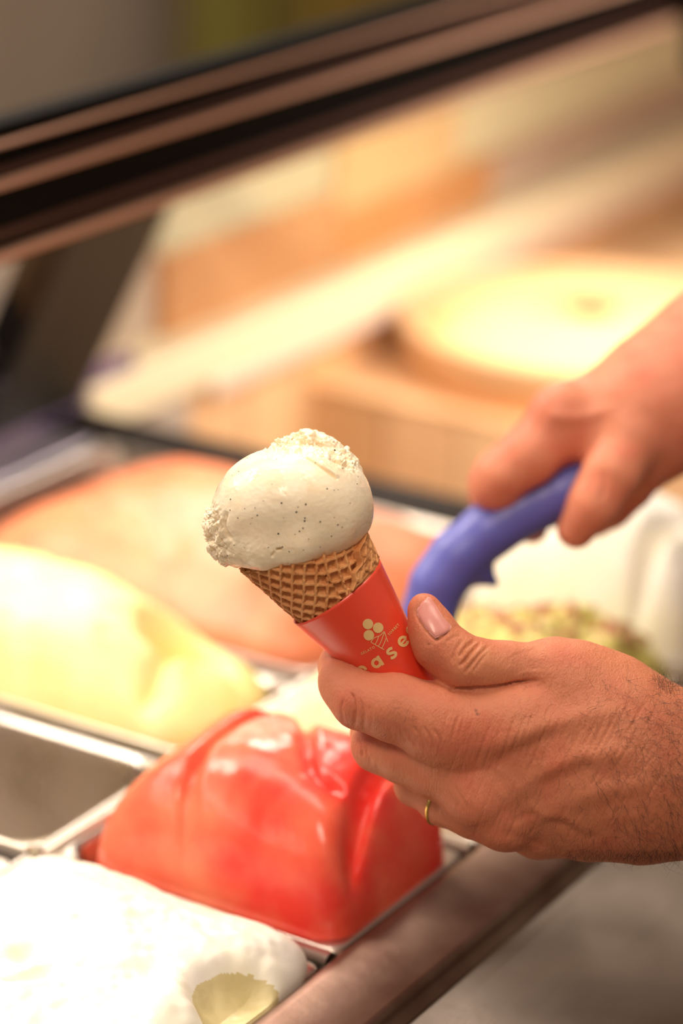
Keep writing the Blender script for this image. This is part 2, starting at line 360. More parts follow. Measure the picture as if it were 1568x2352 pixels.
# beam over the glass
beam = empty('front_beam', label='black beam with metal trims running over the case glass', cat='beam')
V0, V1 = .75, 2.75
BU = -.90
box('beam_body', (BU-.022, V0, .214), (BU-.004, V1, .283), BLACK, beam, .004)
for z0, z1, x, mt in ((.2105, .2150, BU, CHROME), (.222, .227, BU-.0025, BROWNM), (.2500, .2535, BU+.001, CHROME), (.2555, .2600, BU-.0028, BROWNM), (.2720, .2740, BU, CHROME)):
    box('trim_strip', (x-.02, V0, z0), (x, V1, z1), mt, beam, .0012)
lamp = empty('strip_lamp', label='slim strip lamp fixed under the black beam, lighting the gelato', cat='lamp')
box('housing', (BU-.030, V0+.05, .2075), (BU-.004, 2.3, .2105), DARK, lamp, .001)
box('diffuser', (BU-.027, V0+.06, .2055), (BU-.016, 2.29, .2075), LED, lamp, .0005)
hd = box('hood', (-.893, 1.93, .176), (-.35, 2.05, .60), BLACK, None, .01, label='black hood closing the far upper end of the case', cat='hood')
# second bay beyond the dark bar
bay = empty('wooden_counter', label='plank clad counter with cream ledge beyond the dark bar', cat='counter')
k = 0; vv = 1.588
while vv < 2.74:
    w_ = .072; box('plank', (-1.16, vv, -.42), (-1.10+.0008*((k*7) % 3), vv+w_-.0022, -.022), WOOD[(k*5+k//3) % 3], bay, .0015); vv += w_; k += 1
box('grey_end_board', (-1.16, 1.46, -.42), (-1.101, 1.5875, -.022), GREYB, bay, .002)
box('back_board', (-1.19, 1.46, -.42), (-1.161, 2.74, -.022), TANB, bay, .002)
box('ledge', (-1.26, 1.46, -.022), (-1.092, 2.74, .012), CREAMM, bay, .004)
box('ledge_nosing', (-1.092, 1.60, -.030), (-1.088, 2.74, -.018), BLUSH, bay, .001)
box('bay_floor', (-1.16, 1.46, -.45), (-.40, 2.95, -.42), WOOD[0], bay, .002)
box('end_panel', (-1.1, 2.76, -.42), (-.35, 2.80, .168), BLUSH, bay, .003)
box('plinth_core', (-1.0975, 1.762, -.42), (-.70, 2.74, -.062), TANB, bay, .002)
x_ = -1.0975; k = 0
while x_ < -.70:
    box('plinth_plank', (x_, 1.745, -.42), (x_+.0640, 1.7615, -.0625-.0006*(k % 2)), WOOD[(k*2+1) % 3], bay, .0015); x_ += .0662; k += 1
box('plinth_top', (-1.0975, 1.743, -.0615), (-.695, 2.74, -.0590), WOOD[0], bay, .001)
boxes = [((-1.24, 1.462, .012), (-1.13, 1.586, .15), GREYB, 'warm grey block at the left end of the cream ledge'),
         ((-1.22, 1.588, .012), (-1.12, 1.814, .072), KRAFT, 'low orange kraft box on the cream ledge, left of the tan box'),
         ((-1.225, 1.585, .072), (-1.125, 1.813, .128), SAGE, 'pale sage box lying on the low orange kraft box'),
         ((-1.22, 1.818, .012), (-1.12, 2.060, .055), material('deep_kraft', rgb(204, 142, 88), .75), 'deep orange box on the cream ledge under the tan box'),
         ((-1.22, 1.816, .055), (-1.12, 2.000, .135), TANB, 'tan yellow box resting on the deep orange box'),
         ((-1.24, 2.066, .012), (-1.13, 2.70, .05), material('mauve_card', rgb(206, 178, 162), .7), 'long mauve beige box at the right end of the ledge'),
         ((-1.235, 2.004, .0555), (-1.125, 2.70, .150), material('light_sage', rgb(222, 214, 180), .7), 'long pale green cream box right of the tan box')]
for lo, hi, mt, lb in boxes:
    e = empty('carton', label=lb, cat='box', group='cartons on the cream ledge')
    h_ = hi[2]-lo[2]; box('carton_body', lo, (hi[0], hi[1], hi[2]-h_*.18), mt, e, .002)
    box('carton_lid', (lo[0]-.0005, lo[1]+.0001, hi[2]-h_*.18), (hi[0]+.0015, hi[1]-.0001, hi[2]-.0001), mt, e, .002)
# round tub
tb = at_u(1330, 830, -.96); TC = np.array([-.942, 1.905, -.020])
def lathe(name, prof, c, mat, parent=None, n=64, **k):
    vs = [(c[0]+r*math.cos(2*math.pi*j/n), c[1]+r*math.sin(2*math.pi*j/n), c[2]+z) for r, z in prof for j in range(n)]
    fs = grid_faces(len(prof), n, wrap_v=True); fs.append(tuple(range(n))[::-1]); fs.append(tuple((len(prof)-1)*n+j for j in range(n)))
    return mesh_obj(name, vs, fs, mat, parent, **k)
tub = empty('round_tub', label='low round tan tub of pale yellow cream on the plank plinth', cat='tub')
lathe('tub_wall', [(.130, -.0385), (.140, -.0385), (.150, 0), (.150, .004), (.140, .004), (.138, -.03), (.12, -.03)], TC, material('tub_tan', rgb(228, 184, 138), .6), tub)
lathe('cream_filling', [(.137, -.0295), (.134, -.014), (.11, -.002), (.07, .004), (.02, .007)], TC, material('pale_yellow_cream', rgb(248, 214, 150), .7), tub)

# worktop and lip
wt = empty('worktop', label='scratched steel worktop with a raised lip beside the gelato pans', cat='worktop')
box('work_surface', (-.519, -.10, -.030), (.5, 3.0, -.011), WORK, wt, .002)
prof = [(-.563, -.04), (-.5635, -.002), (-.5622, .0006), (-.5600, .0014), (-.5560, .0012), (-.5260, -.0015), (-.5232, -.0028), (-.5225, -.0055), (-.5222, -.0105), (-.519, -.0112), (-.519, -.02), (-.555, -.04)]
ys = np.linspace(.3, 2.6, 60); vs = [(x, y, z+.0004*math.sin(y*9)) for y in ys for x, z in prof]
mesh_obj('raised_lip', vs, grid_faces(60, len(prof), wrap_v=True), LIP, wt)
box('apron', (-.56, -.10, -.9), (-.53, 2.9, -.04), STEEL, wt, .003)

# ------------------------------------------------------------------ pans and gelato
def rrect(u0, u1, v0, v1, r, n=8):
    out = []
    for cx, cy, a0 in ((u1-r, v1-r, 0), (u0+r, v1-r, 90), (u0+r, v0+r, 180), (u1-r, v0+r, 270)):
        for k in range(n+1):
            a = math.radians(a0+90*k/n); out.append((cx+r*math.cos(a), cy+r*math.sin(a)))
    return out
def pan(u0, u1, v0, v1, label, depth=.12, flange=.005, rin=.018, group='steel gelato pans in the case'):
    e = empty('gelato_pan', label=label, cat='pan', group=group)
    loops = []
    for ins, z, r in ((0, -.006, .006), (0, -.003, .006), (.001, -.0015, .006), (flange-.002, -.0015, rin), (flange, -.004, rin), (flange+.002, -.012, rin), (flange+.009, -depth+.012, rin+.004), (flange+.016, -depth, rin+.004)):
        loops.append([(x, y, z) for x, y in rrect(u0+ins, u1-ins, v0+ins, v1-ins, max(r, .002))])
    nn = len(loops[0])
    rim = [p for l in loops[:5] for p in l]; mesh_obj('rim', rim, grid_faces(5, nn, wrap_v=True), STEEL, e)
    wal = [p for l in loops[4:] for p in l]; mesh_obj('basin', wal, grid_faces(4, nn, wrap_v=True)+[tuple(3*nn+j for j in range(nn))], STEEL, e)
    return e
EPS = .0015
pan(-.725, -.566, .735, .919, 'steel pan holding the white gelato at the bottom of the photo')
pan(-1.05, -.733, .931, 1.044, 'empty steel pan left of the red sorbet')
pan(-.725, -.566, .931, 1.044, 'steel pan holding the red sorbet')
pan(-1.05, -.733, .80, .919, 'empty steel pan at the left edge below the bar crossing')
pan(-1.05, -.733, 1.056, 1.162, 'steel pan holding the yellow gelato')
pan(-.725, -.566, 1.056, 1.162, 'steel pan holding the pale lemon gelato behind the red sorbet')
pan(-1.05, -.733, 1.174, 1.412, 'wide steel pan holding the orange gelato')
pan(-.725, -.566, 1.174, 1.284, 'steel pan holding the pistachio gelato')
pan(-.725, -.566, 1.296, 1.412, 'steel pan holding the far white gelato')

def mound(name, u0, u1, v0, v1, height, mat, label, shape=None, bumps=(), strokes=(), nz=.006, nsc=28, seed=1, power=2.2, edge=-.005, rnd=6, pe=.55, dens=(90, 220)):
    ns, nt = dens; vs = []; S = np.linspace(0, 1, ns); T = np.linspace(0, 2*np.pi, nt, endpoint=False)
    s, t = np.meshgrid(S, T, indexing='ij'); c, d = np.cos(t), np.sin(t)
    m_ = 1/(np.abs(c)**rnd+np.abs(d)**rnd)**(1/rnd)
    u = (u0+u1)/2+(u1-u0)/2*s*m_*c; v = (v0+v1)/2+(v1-v0)/2*s*m_*d
    prof = (1-s**power)**pe
    hh = height*(shape(u, v) if shape else 1)
    z = edge+(hh-edge)*prof
    p = np.stack([u, v, z], -1).reshape(-1, 3); pr = prof.reshape(-1)
    p[:, 2] += fbm(np.c_[p[:, :2], np.zeros(len(p))], nsc, seed, 4)*nz*np.clip(pr*1.4, 0, 1)
    for (bx, by, w, h_, *ex) in bumps:            # (x, y on the picture, width in m, height in m), taken at the mound's mean height
        c0 = onz(bx, by, height*.6); p[:, 2] += h_*np.exp(-(((p[:, 0]-c0[0])**2+(p[:, 1]-c0[1])**2)/w**2)**(ex[0]/2 if ex else 1))*np.clip(pr*1.5, 0, 1)
    for line, w, dep in strokes:
        L = np.array([onz(x, y, zz)[:2] for x, y, zz in line]); L = smooth_path(np.c_[L, np.zeros(len(L))], 6)[:, :2]
        dd, tt = polydist(p[:, :2], L); p[:, 2] -= dep*np.exp(-(dd/w)**2)*np.clip(np.minimum(tt, 1-tt)*6, .15, 1)*np.clip(pr*1.5, 0, 1)
    fs = np.array(grid_faces(ns, nt, wrap_v=True))
    base = np.stack([u[-1], v[-1], np.full(nt, edge-.02)], -1); i0 = len(p); p = np.concatenate([p, base])
    sk = [((ns-1)*nt+j, i0+j, i0+(j+1) % nt, (ns-1)*nt+(j+1) % nt) for j in range(nt)]
    o = fast_mesh(name, p, np.concatenate([fs, np.array(sk)]), mat, label=label, cat='gelato', group='gelato mounds in the pans')
    return o
R0, R1 = -.7185, -.5705
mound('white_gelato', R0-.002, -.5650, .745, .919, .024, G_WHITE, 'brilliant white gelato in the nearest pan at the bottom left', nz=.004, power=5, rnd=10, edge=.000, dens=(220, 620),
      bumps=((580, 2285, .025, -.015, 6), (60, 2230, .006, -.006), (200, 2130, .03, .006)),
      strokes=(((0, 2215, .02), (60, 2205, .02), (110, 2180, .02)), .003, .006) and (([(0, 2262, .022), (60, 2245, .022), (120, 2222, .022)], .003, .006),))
wg = bpy.data.objects['white_gelato']; wg.data.materials.append(gelato('hollow_shade', rgb(214, 200, 146), rgb(226, 214, 166)))  # beige faces paint in the shade on the scooped hollow's floor
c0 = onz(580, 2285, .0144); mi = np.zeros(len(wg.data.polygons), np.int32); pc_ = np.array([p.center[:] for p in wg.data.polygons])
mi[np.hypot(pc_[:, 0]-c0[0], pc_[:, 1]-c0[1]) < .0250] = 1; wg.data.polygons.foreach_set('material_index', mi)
mound('red_sorbet', R0+.010, R1+.002, .937, 1.040, .054, G_RED, 'glossy red sorbet mound with folded ridges beside the worktop lip', nz=.0025, nsc=18, power=4.0, rnd=9,
      shape=lambda u, v: .86+.05*np.sin((u+.70)*30)+1.6*(v-.99)+2.4*(u+.7185),
      bumps=((600, 1850, .03, .006), (900, 1900, .02, .006)),
      strokes=([(640, 1690, .045), (520, 1735, .045), (455, 1800, .04), (425, 1880, .035), (440, 1980, .03)], .0035, .009) and
      (([(640, 1690, .045), (520, 1735, .045), (455, 1800, .04), (425, 1880, .035), (440, 1980, .03)], .0035, .009),
       ([(700, 1670, .045), (705, 1760, .045), (720, 1850, .04), (790, 1930, .03)], .003, .006),
       ([(900, 1780, .045), (850, 1850, .04), (815, 1930, .035), (800, 2000, .03)], .004, .012),
       ([(560, 1700, .045), (650, 1690, .045), (760, 1700, .045)], .003, .004)))
mound('yellow_gelato', -1.044, -.739, 1.061, 1.157, .050, G_YELLOW, 'pale yellow gelato mound with a scooped hollow, left of the cone', nz=.004,
      shape=lambda u, v: np.clip(1.12-(u+1.0)*1.05, .70, 1.3),
      bumps=((400, 1450, .017, -.020, 4), (340, 1530, .014, -.010), (640, 1560, .014, .008), (200, 1400, .03, .006), (480, 1440, .02, -.010)),
      strokes=(([(340, 1400, .04), (420, 1390, .04), (520, 1430, .04), (590, 1500, .035)], .004, .006), ([(300, 1560, .035), (360, 1500, .035), (400, 1430, .035)], .005, .006)))
mound('lemon_gelato', R0, R1, 1.062, 1.158, .040, G_CREAM, 'pale lemon gelato seen between the yellow mound and the fingers')
mound('orange_gelato', -.995, -.739, 1.180, 1.385, .041, G_ORANGE, 'large smooth orange gelato dome behind the cone', nz=.004, nsc=14,
      shape=lambda u, v: .55+.55*np.exp(-((u+.92)/.10)**2)+.25*np.exp(-((u+.79)/.05)**2),
      bumps=((640, 1420, .02, .008),), strokes=(([(390, 1180, .07), (395, 1260, .06), (400, 1330, .05)], .006, -.006), ([(640, 1440, .02), (760, 1480, .02), (860, 1500, .01)], .006, .008)))
mound('pistachio_gelato', R0, R1+.003, 1.180, 1.279, .042, G_PIST, 'yellow green pistachio gelato behind the thumb', nz=.006, nsc=60, power=4, rnd=9, shape=lambda u, v: .38+.72*(u+.7185)/.15)
mound('white_gelato', R0, R1, 1.300, 1.408, .070, G_WHITE, 'tall white gelato mound under the blue handle', nz=.004,
      strokes=(([(1568, 1190, .06), (1500, 1222, .06), (1462, 1300, .055), (1440, 1400, .045)], .005, .016),))
# nut pieces on the pistachio
nuts = empty('nut_topping', label='chopped nuts scattered over the pistachio gelato', cat='nuts', kind='stuff')
nv, nf = [], []
rs = np.random.RandomState(3)
bv = None
for ob in list(COL.objects):
    if ob.name == 'pistachio_gelato': bv = BVHTree.FromPolygons([v.co[:] for v in ob.data.vertices], [p.vertices[:] for p in ob.data.polygons])
COL.objects.unlink(nuts); bpy.data.objects.remove(nuts)
for i in range(110):
    u, v = rs.uniform(R0+.01, R1-.01), rs.uniform(1.19, 1.27); h = bv.ray_cast(Vector((u, v, .3)), Vector((0, 0, -1)))
    if h[0] is None: continue
    c = np.array(h[0]); r = rs.uniform(.002, .0042); i0 = len(nv); A = rs.randn(3, 3); A, _ = np.linalg.qr(A)
    o8 = np.array([(x, y, z) for x in (-1, 1) for y in (-.8, .8) for z in (-.6, .6)])*r*rs.uniform(.7, 1, (8, 3))
    nv += list(c+o8@A); nf += [tuple(i0+k for k in f) for f in ((0, 1, 3, 2), (4, 6, 7, 5), (0, 4, 5, 1), (2, 3, 7, 6), (0, 2, 6, 4), (1, 5, 7, 3))]
mesh_obj('chopped_nuts', nv, nf, material('nut_pink_tan', rgb(206, 150, 116), .6), smooth=False, label='chopped nuts scattered over the pistachio gelato', cat='nuts', kind='stuff')

# ------------------------------------------------------------------ waffle cone
APEX = P(1106, 1802, 26); MOUTH = P(690, 1245, 3)
AX = MOUTH-APEX; CL = np.linalg.norm(AX); AX /= CL; ALPHA = math.radians(11.4); SA, CA = math.sin(ALPHA), math.cos(ALPHA)
E1 = CAM-(APEX+MOUTH)/2; E1 -= AX*(E1@AX); E1 /= np.linalg.norm(E1); E2 = np.cross(AX, E1)
if E2@R_ < 0: E2 = -E2                      # theta grows towards the right of the picture
def cone_pt(rho, th, h=0):
    rho, th, h = np.broadcast_arrays(np.asarray(rho, float), np.asarray(th, float), np.asarray(h, float))
    rad = E1*np.cos(th)[..., None]+E2*np.sin(th)[..., None]
    return APEX+AX*(rho*CA-h*SA)[..., None]+rad*(rho*SA+h*CA)[..., None]
RHO1 = CL/CA+.005
def waffle_h(rho, th, rot, pitch=.0049, dep=.0021):
    ph = th*SA; X = rho*np.cos(ph); Y = rho*np.sin(ph); c, s = math.cos(rot), math.sin(rot)
    a = (X*c+Y*s)/pitch; b = (-X*s+Y*c)/pitch
    a += .06*np.sin(b*1.3); b += .06*np.sin(a*1.1+1)
    fa = np.abs(a-np.round(a)); fb = np.abs(b-np.round(b))           # 0 on the ridge line
    e = np.minimum(fa, fb)
    h = -dep*np.clip((e-.11)/.08, 0, 1)**.8
    return h+.00012*np.sin(a*9)*np.sin(b*8)
nr, nt = 300, 560
rho = np.linspace(.078, RHO1, nr); th = np.linspace(0, 2*np.pi, nt, endpoint=False); RR, TT = np.meshgrid(rho, th, indexing='ij')
rim_wob = .0012*np.sin(TT*3+1)+.0006*np.sin(TT*11)
RR = RR+rim_wob*((RR-.078)/(RHO1-.078))**6
ROT = math.radians(-70)
pn = cone_pt(RR, TT).reshape(-1, 3)
Hh = waffle_h(RR, TT, ROT)+.00022*fbm(pn, 900, 5, 3).reshape(RR.shape)
outer = cone_pt(RR, TT, Hh).reshape(-1, 3)
inner = cone_pt(RR[::12][::-1], TT[::12], -.0024).reshape(-1, 3); nri = len(RR[::12])
tipr = np.array([.012, .03, .055, .074]); tip = cone_pt(*np.meshgrid(tipr, th, indexing='ij'), -.0006).reshape(-1, 3)
V = np.concatenate([tip, outer, inner]); fs = np.array(grid_faces(len(tipr)+nr+nri, nt, wrap_v=True))
cone = fast_mesh('waffle_cone', V, fs, WAFFLE, label='crisp waffle cone with a square grid, held tilted in the hand', cat='cone')
# overlap flap on the right
CB = BVHTree.FromPolygons([tuple(x) for x in outer[:nr*nt]], [tuple(f) for f in grid_faces(nr, nt, wrap_v=True)])
sm = []
for x, y in ((812, 1196), (817, 1214), (820, 1232), (823, 1248), (817, 1258), (811, 1268), (812, 1284), (819, 1294), (812, 1304), (806, 1316), (804, 1338), (802, 1354), (800, 1368)):
    d = ray(x, y); h = CB.ray_cast(Vector(CAM), Vector(d/np.linalg.norm(d)))
    if h[0] is None: continue
    w_ = np.array(h[0])-APEX; a_ = w_@AX; sm.append((a_/CA, math.atan2(w_@E2, w_@E1)))
sm.sort(); sm = np.array(sm)
def seam(r): return np.interp(r, sm[:, 0], sm[:, 1])
SR1 = np.linalg.norm(P(778, 1352, 7)-APEX)/CA
nr2, nt2 = 150, 170
r2 = np.linspace(SR1-.006, RHO1+.0004, nr2); w2 = np.linspace(0, 1, nt2)
R2, W2 = np.meshgrid(r2, w2, indexing='ij'); T2 = seam(R2)+W2*1.5
lift = (.0012+.0022*np.exp(-W2/.22))*np.clip(W2/.014, 0, 1)**.5*np.clip((1-W2)/.02, 0, 1)
h2 = lift+waffle_h(R2, T2, math.radians(-30), .0052, .0005)*np.clip(W2/.05, 0, 1)+.0002*fbm(cone_pt(R2, T2).reshape(-1, 3), 500, 9, 3).reshape(R2.shape)
h2 = np.where(R2 < SR1+.0008, np.minimum(h2, .0008), h2)
fl = cone_pt(R2, T2, h2).reshape(-1, 3); bk = cone_pt(R2, T2, -.0008).reshape(-1, 3); n1 = len(fl)
ff = grid_faces(nr2, nt2); fb_ = [tuple(n1+i for i in f)[::-1] for f in ff]
side = [(j, j+1, n1+j+1, n1+j) for j in range(nt2-1)]+[((nr2-1)*nt2+j+1, (nr2-1)*nt2+j, n1+(nr2-1)*nt2+j, n1+(nr2-1)*nt2+j+1) for j in range(nt2-1)]
side += [((i+1)*nt2, i*nt2, n1+i*nt2, n1+(i+1)*nt2) for i in range(nr2-1)]+[(i*nt2+nt2-1, (i+1)*nt2+nt2-1, n1+(i+1)*nt2+nt2-1, n1+i*nt2+nt2-1) for i in range(nr2-1)]
fast_mesh('overlap_flap', np.concatenate([fl, bk]), np.array(ff+fb_+side), WAFFLE, cone)

# paper sleeve, rolled once round with an overlap
SR1 = np.linalg.norm(P(778, 1352, 7)-APEX)/CA
nr3, nt3 = 60, 260
r3 = np.linspace(.020, SR1, nr3); t3 = np.linspace(-2*np.pi+.95, .95+.0, nt3); RR3, TT3 = np.meshgrid(r3, t3, indexing='ij')
h3 = .0011+.0009*np.clip(1-(TT3-t3[0])/5.5, 0, 1)*0+.00035*((TT3-t3[0])/(2*np.pi))
so = cone_pt(RR3, TT3, h3).reshape(-1, 3); si = cone_pt(RR3, TT3, h3-.00028).reshape(-1, 3); n1 = len(so)
ff = grid_faces(nr3, nt3); fb_ = [tuple(n1+i for i in f)[::-1] for f in ff]
side = [((nr3-1)*nt3+j+1, (nr3-1)*nt3+j, n1+(nr3-1)*nt3+j, n1+(nr3-1)*nt3+j+1) for j in range(nt3-1)]
side += [(i*nt3+nt3-1, (i+1)*nt3+nt3-1, n1+(i+1)*nt3+nt3-1, n1+i*nt3+nt3-1) for i in range(nr3-1)]
sleeve = fast_mesh('paper_sleeve', np.concatenate([so, si]), np.array(ff+fb_+side), PAPER, label='coral red paper sleeve printed with a cream logo, wrapped round the cone', cat='sleeve')
SB = BVHTree.FromPolygons([tuple(x) for x in so], [tuple(f) for f in ff])
def stick(bvh, x, y, lift=.00012):
    d = ray(x, y); d = d/np.linalg.norm(d); h = bvh.ray_cast(Vector(CAM), Vector(d))
    if h[0] is None: return None
    nn = np.array(h[1]); nn = nn if nn@d < 0 else -nn
    return np.array(h[0])+nn*lift, nn
def print_patch(name, polys, bvh=SB, mat=INK, parent=sleeve, lift=.00014):
    """polys: lists of 2D quads/polygons in picture pixels of the print, laid on the paper surface"""
    vs, fs = [], []
    for poly in polys:
        pts = [stick(bvh, x, y, lift) for x, y in poly]
        if any(p is None for p in pts): continue
        i0 = len(vs); vs += [p[0] for p in pts]; f = tuple(range(i0, i0+len(pts)))
        fs.append(f)
    if fs: return mesh_obj(name, vs, fs, mat, parent, smooth=False)
def stroke(line, w, n=4, closed=False):
    L = smooth_path(np.c_[line, np.zeros(len(line))], n)[:, :2] if len(line) > 2 else np.array(line, float)
    t = np.gradient(L, axis=0); t /= np.linalg.norm(t, axis=1)[:, None]; nn = np.c_[-t[:, 1], t[:, 0]]*w/2
    return [[L[i]+nn[i], L[i+1]+nn[i+1], L[i+1]-nn[i+1], L[i]-nn[i]] for i in range(len(L)-1)]
def disc(cx, cy, r, n=28): return [[(cx+r*math.cos(2*math.pi*k/n), cy+r*math.sin(2*math.pi*k/n)), (cx+r*math.cos(2*math.pi*(k+1)/n), cy+r*math.sin(2*math.pi*(k+1)/n)), (cx, cy)] for k in range(n)]
def Z(pts): return [(780+x/5.6, 1380+y/5.6) for x, y in pts]        # from an enlarged view of the print
for c in ((361, 298), (492, 346), (373, 441)):
    x, y = Z([c])[0]; print_patch('printed_dot', disc(x, y, 12))
lines = [[(400, 530), (570, 628)], [(400, 530), (430, 487), (478, 460), (512, 448), (545, 418), (570, 393)], [(570, 393), (592, 460), (616, 528)],
         [(455, 556), (480, 510), (500, 450)], [(497, 583), (530, 520), (568, 410)], [(540, 608), (568, 550), (592, 480)]]
print_patch('printed_cone', [q for l in lines for q in stroke(Z(l), 1.7)])
def arc(cx, cy, r, a0, a1, n=14, e=1.0): return [(cx+r*math.cos(math.radians(a0+(a1-a0)*k/n)), cy+r*e*math.sin(math.radians(a0+(a1-a0)*k/n))) for k in range(n+1)]
def glyph(center, ang, strokes, w):
    c, s = math.cos(math.radians(ang)), math.sin(math.radians(ang)); out = []
    for st in strokes: out += stroke([(center[0]+x*c-y*s, center[1]+x*s+y*c) for x, y in st], w, 3)
    return out
wL = 6.6
print_patch('printed_letter_a', glyph((865.5, 1521.5), -33, [arc(-1.5, 0, 8.8, 0, 360, 18), [(8.6, -12.3), (8.8, 0), (8.9, 12.6)]], wL))
print_patch('printed_letter_s', glyph((899, 1500), -41, [[(8.5, -7.6), (3.2, -10.2), (-3.4, -9.6), (-6.6, -5.6), (-3.4, -1.6), (3.4, 1.2), (6.8, 5.2), (3.6, 9.4), (-3.2, 10.2), (-9.2, 7.0)]], wL))
print_patch('printed_letter_e', glyph((925.5, 1473), -50, [arc(0, 0, 9.6, 0, -318, 20)], wL)+glyph((925.5, 1473), -50, [[(-8.8, .4), (9.6, .4)]], 4.8))
print_patch('printed_letter_edge', glyph((831, 1541), -26, [arc(0, 0, 9.6, -170, 10, 14)], wL))
print_patch('printed_letter_edge', glyph((944.5, 1446), -60, [arc(0, 0, 9.6, 90, 330, 14)], wL))
def small_text(txt, a, b, size, name):
    cu = bpy.data.curves.new('t', 'FONT'); cu.body = txt; cu.size = 1; cu.space_character = 1.25; cu.offset = .012; cu.align_x = 'CENTER'; cu.align_y = 'CENTER'; cu.resolution_u = 2
    o = bpy.data.objects.new('t', cu); COL.objects.link(o); bpy.context.view_layer.update()
    me = bpy.data.meshes.new_from_object(o.evaluated_get(bpy.context.evaluated_depsgraph_get())); bpy.data.objects.remove(o)
    co = np.array([v.co[:2] for v in me.vertices]); wd_ = co[:, 0].max()-co[:, 0].min(); a, b = np.array(a), np.array(b); L = np.linalg.norm(b-a); s = L/wd_
    d = (b-a)/L; up = np.array([d[1], -d[0]]); mid = (a+b)/2
    polys = [[mid+d*co[i][0]*s+up*co[i][1]*size for i in p.vertices] for p in me.polygons]; print_patch(name, polys)
small_text('GELATO', (828.5, 1502), (860, 1486), 8.4, 'printed_word'); small_text('SORBET', (891.5, 1458), (915.5, 1434), 8.4, 'printed_word')

# ------------------------------------------------------------------ the scoop of vanilla gelato
def S7(x, y): return (460+x/3.92, 980+y/3.92)
rs = np.random.RandomState(11)
axes = np.array([R_*math.cos(.10)-U_*math.sin(.10), U_*math.cos(.10)+R_*math.sin(.10), F_])
mm = D0/FPX
crumbs = []
def cluster(line, n, spread, r0, r1, off0, off1):
    L = smooth_path(np.c_[line, np.zeros(len(line))], 8)[:, :2]
    for i in range(n):
        q = L[rs.randint(len(L))]+rs.randn(2)*spread; crumbs.append((P(q[0], q[1], rs.uniform(off0, off1)), rs.uniform(r0, r1)*mm))
cluster([S7(680, 190), S7(800, 160), S7(900, 120), S7(960, 90), S7(1060, 130), S7(1170, 180), S7(1250, 250), S7(1330, 330)], 70, 7, 5, 13, -4, 20)
cluster([S7(960, 60), S7(950, 100)], 6, 4, 4, 8, 0, 8)
cluster([S7(120, 760), S7(110, 900), S7(160, 1040), S7(190, 1150)], 46, 6, 4, 10, -2, 12)
cluster([S7(60, 860), S7(110, 900)], 6, 4, 3, 7, 0, 6); cluster([S7(100, 1080), S7(160, 1130)], 8, 5, 3, 7, 0, 6)
cluster([S7(240, 1210), S7(320, 1200)], 8, 4, 4, 7, 0, 6)
CP = np.array([c for c, r in crumbs]); CR = np.array([r for c, r in crumbs])
lobes = [(P(*S7(1390, 370), 2), 17*mm), (P(*S7(1330, 370), 2), 18*mm)]
sc_c = P(666, 1156, -2)
def scoop_raw(p):
    d = ell(p, sc_c, axes, (169*mm, 128*mm, 150*mm))
    d = smin(d, ell(p, P(*S7(520, 900), -4), axes, (98*mm, 82*mm, 96*mm)), .012)      # lower left fullness
    d = smin(d, ell(p, P(*S7(1080, 700), -4), axes, (108*mm, 108*mm, 112*mm)), .012)  # right shoulder
    d = smin(d, chain(p, [(P(*S7(250, 1120), 0), 20*mm), (P(*S7(560, 1140), -17), 26*mm), (P(*S7(880, 1090), -20), 24*mm), (P(*S7(1180, 920), -14), 24*mm), (P(*S7(1360, 830), -4), 16*mm)], .006), .010)
    d = smin(d, chain(p, [(P(*S7(1000, 220), 4), 30*mm), (P(*S7(1200, 300), 0), 30*mm), (P(*S7(1360, 370), 2), 19*mm)], .004), .004)
    d = smin(d, chain(p, [(P(*S7(150, 860), 6), 12*mm), (P(*S7(190, 1000), 4), 22*mm), (P(*S7(260, 1120), 4), 24*mm)], .004), .005)
    return d
def scoop_fn(p):
    d = scoop_raw(p)
    near = d < .02
    if near.any():
        q = p[near]; dd = d[near]
        for c, r in zip(CP, CR): dd = smin(dd, np.linalg.norm(q-c, axis=1)-r, .0028)
        d = d.copy(); d[near] = dd
    return d
lo = np.min([P(450, 970, -45), P(450, 1330, 45), P(870, 970, 45), P(870, 1330, -45)], 0)-.012
hi = np.max([P(450, 970, -45), P(450, 1330, 45), P(870, 970, 45), P(870, 1330, -45)], 0)+.012
v, q, nrm = surface(scoop_fn, lo, hi, .0011, 2)
px = project(v)
cr = np.minimum(polydist(px, [S7(620, 170), S7(900, 110), S7(1180, 200), S7(1350, 330)])[0], polydist(px, [S7(90, 780), S7(100, 1000), S7(200, 1200)])[0])
rough = np.exp(-(cr/20)**2); low = np.exp(-(polydist(px, [S7(230, 1000), S7(500, 1150), S7(800, 1150)])[0]/26)**2)
v = v+nrm*((.0017*rough+.00018*low)*fbm(v, 560, 3, 4)+.00035*fbm(v, 60, 8, 2)+.00005*fbm(v, 700, 2, 2))[:, None]
v = sculpt(v, nrm, [([S7(860, 230), S7(1000, 300), S7(1100, 370), S7(1180, 430), S7(1235, 480)], 1.7, 1.9), ([S7(1150, 270), S7(1250, 320), S7(1400, 370)], 3.5, 1.2), ([S7(1080, 310), S7(1170, 390), S7(1250, 460)], 3.5, -.8),
                    ([S7(680, 1110), S7(735, 1100)], 2.4, 1.6), ([S7(640, 1180), S7(670, 1120)], 3, .5), ([S7(480, 205), S7(640, 195), S7(800, 205), S7(930, 245)], 3, .7),
                    ([S7(240, 760), S7(210, 900), S7(300, 1060)], 5, .8), ([S7(900, 180), S7(960, 260)], 6, 1.0), ([S7(1180, 220), S7(1230, 280)], 5, .8)])
scoop = fast_mesh('gelato_scoop', v, q, VAN, label='round scoop of cream vanilla gelato with dark specks on the waffle cone', cat='gelato')
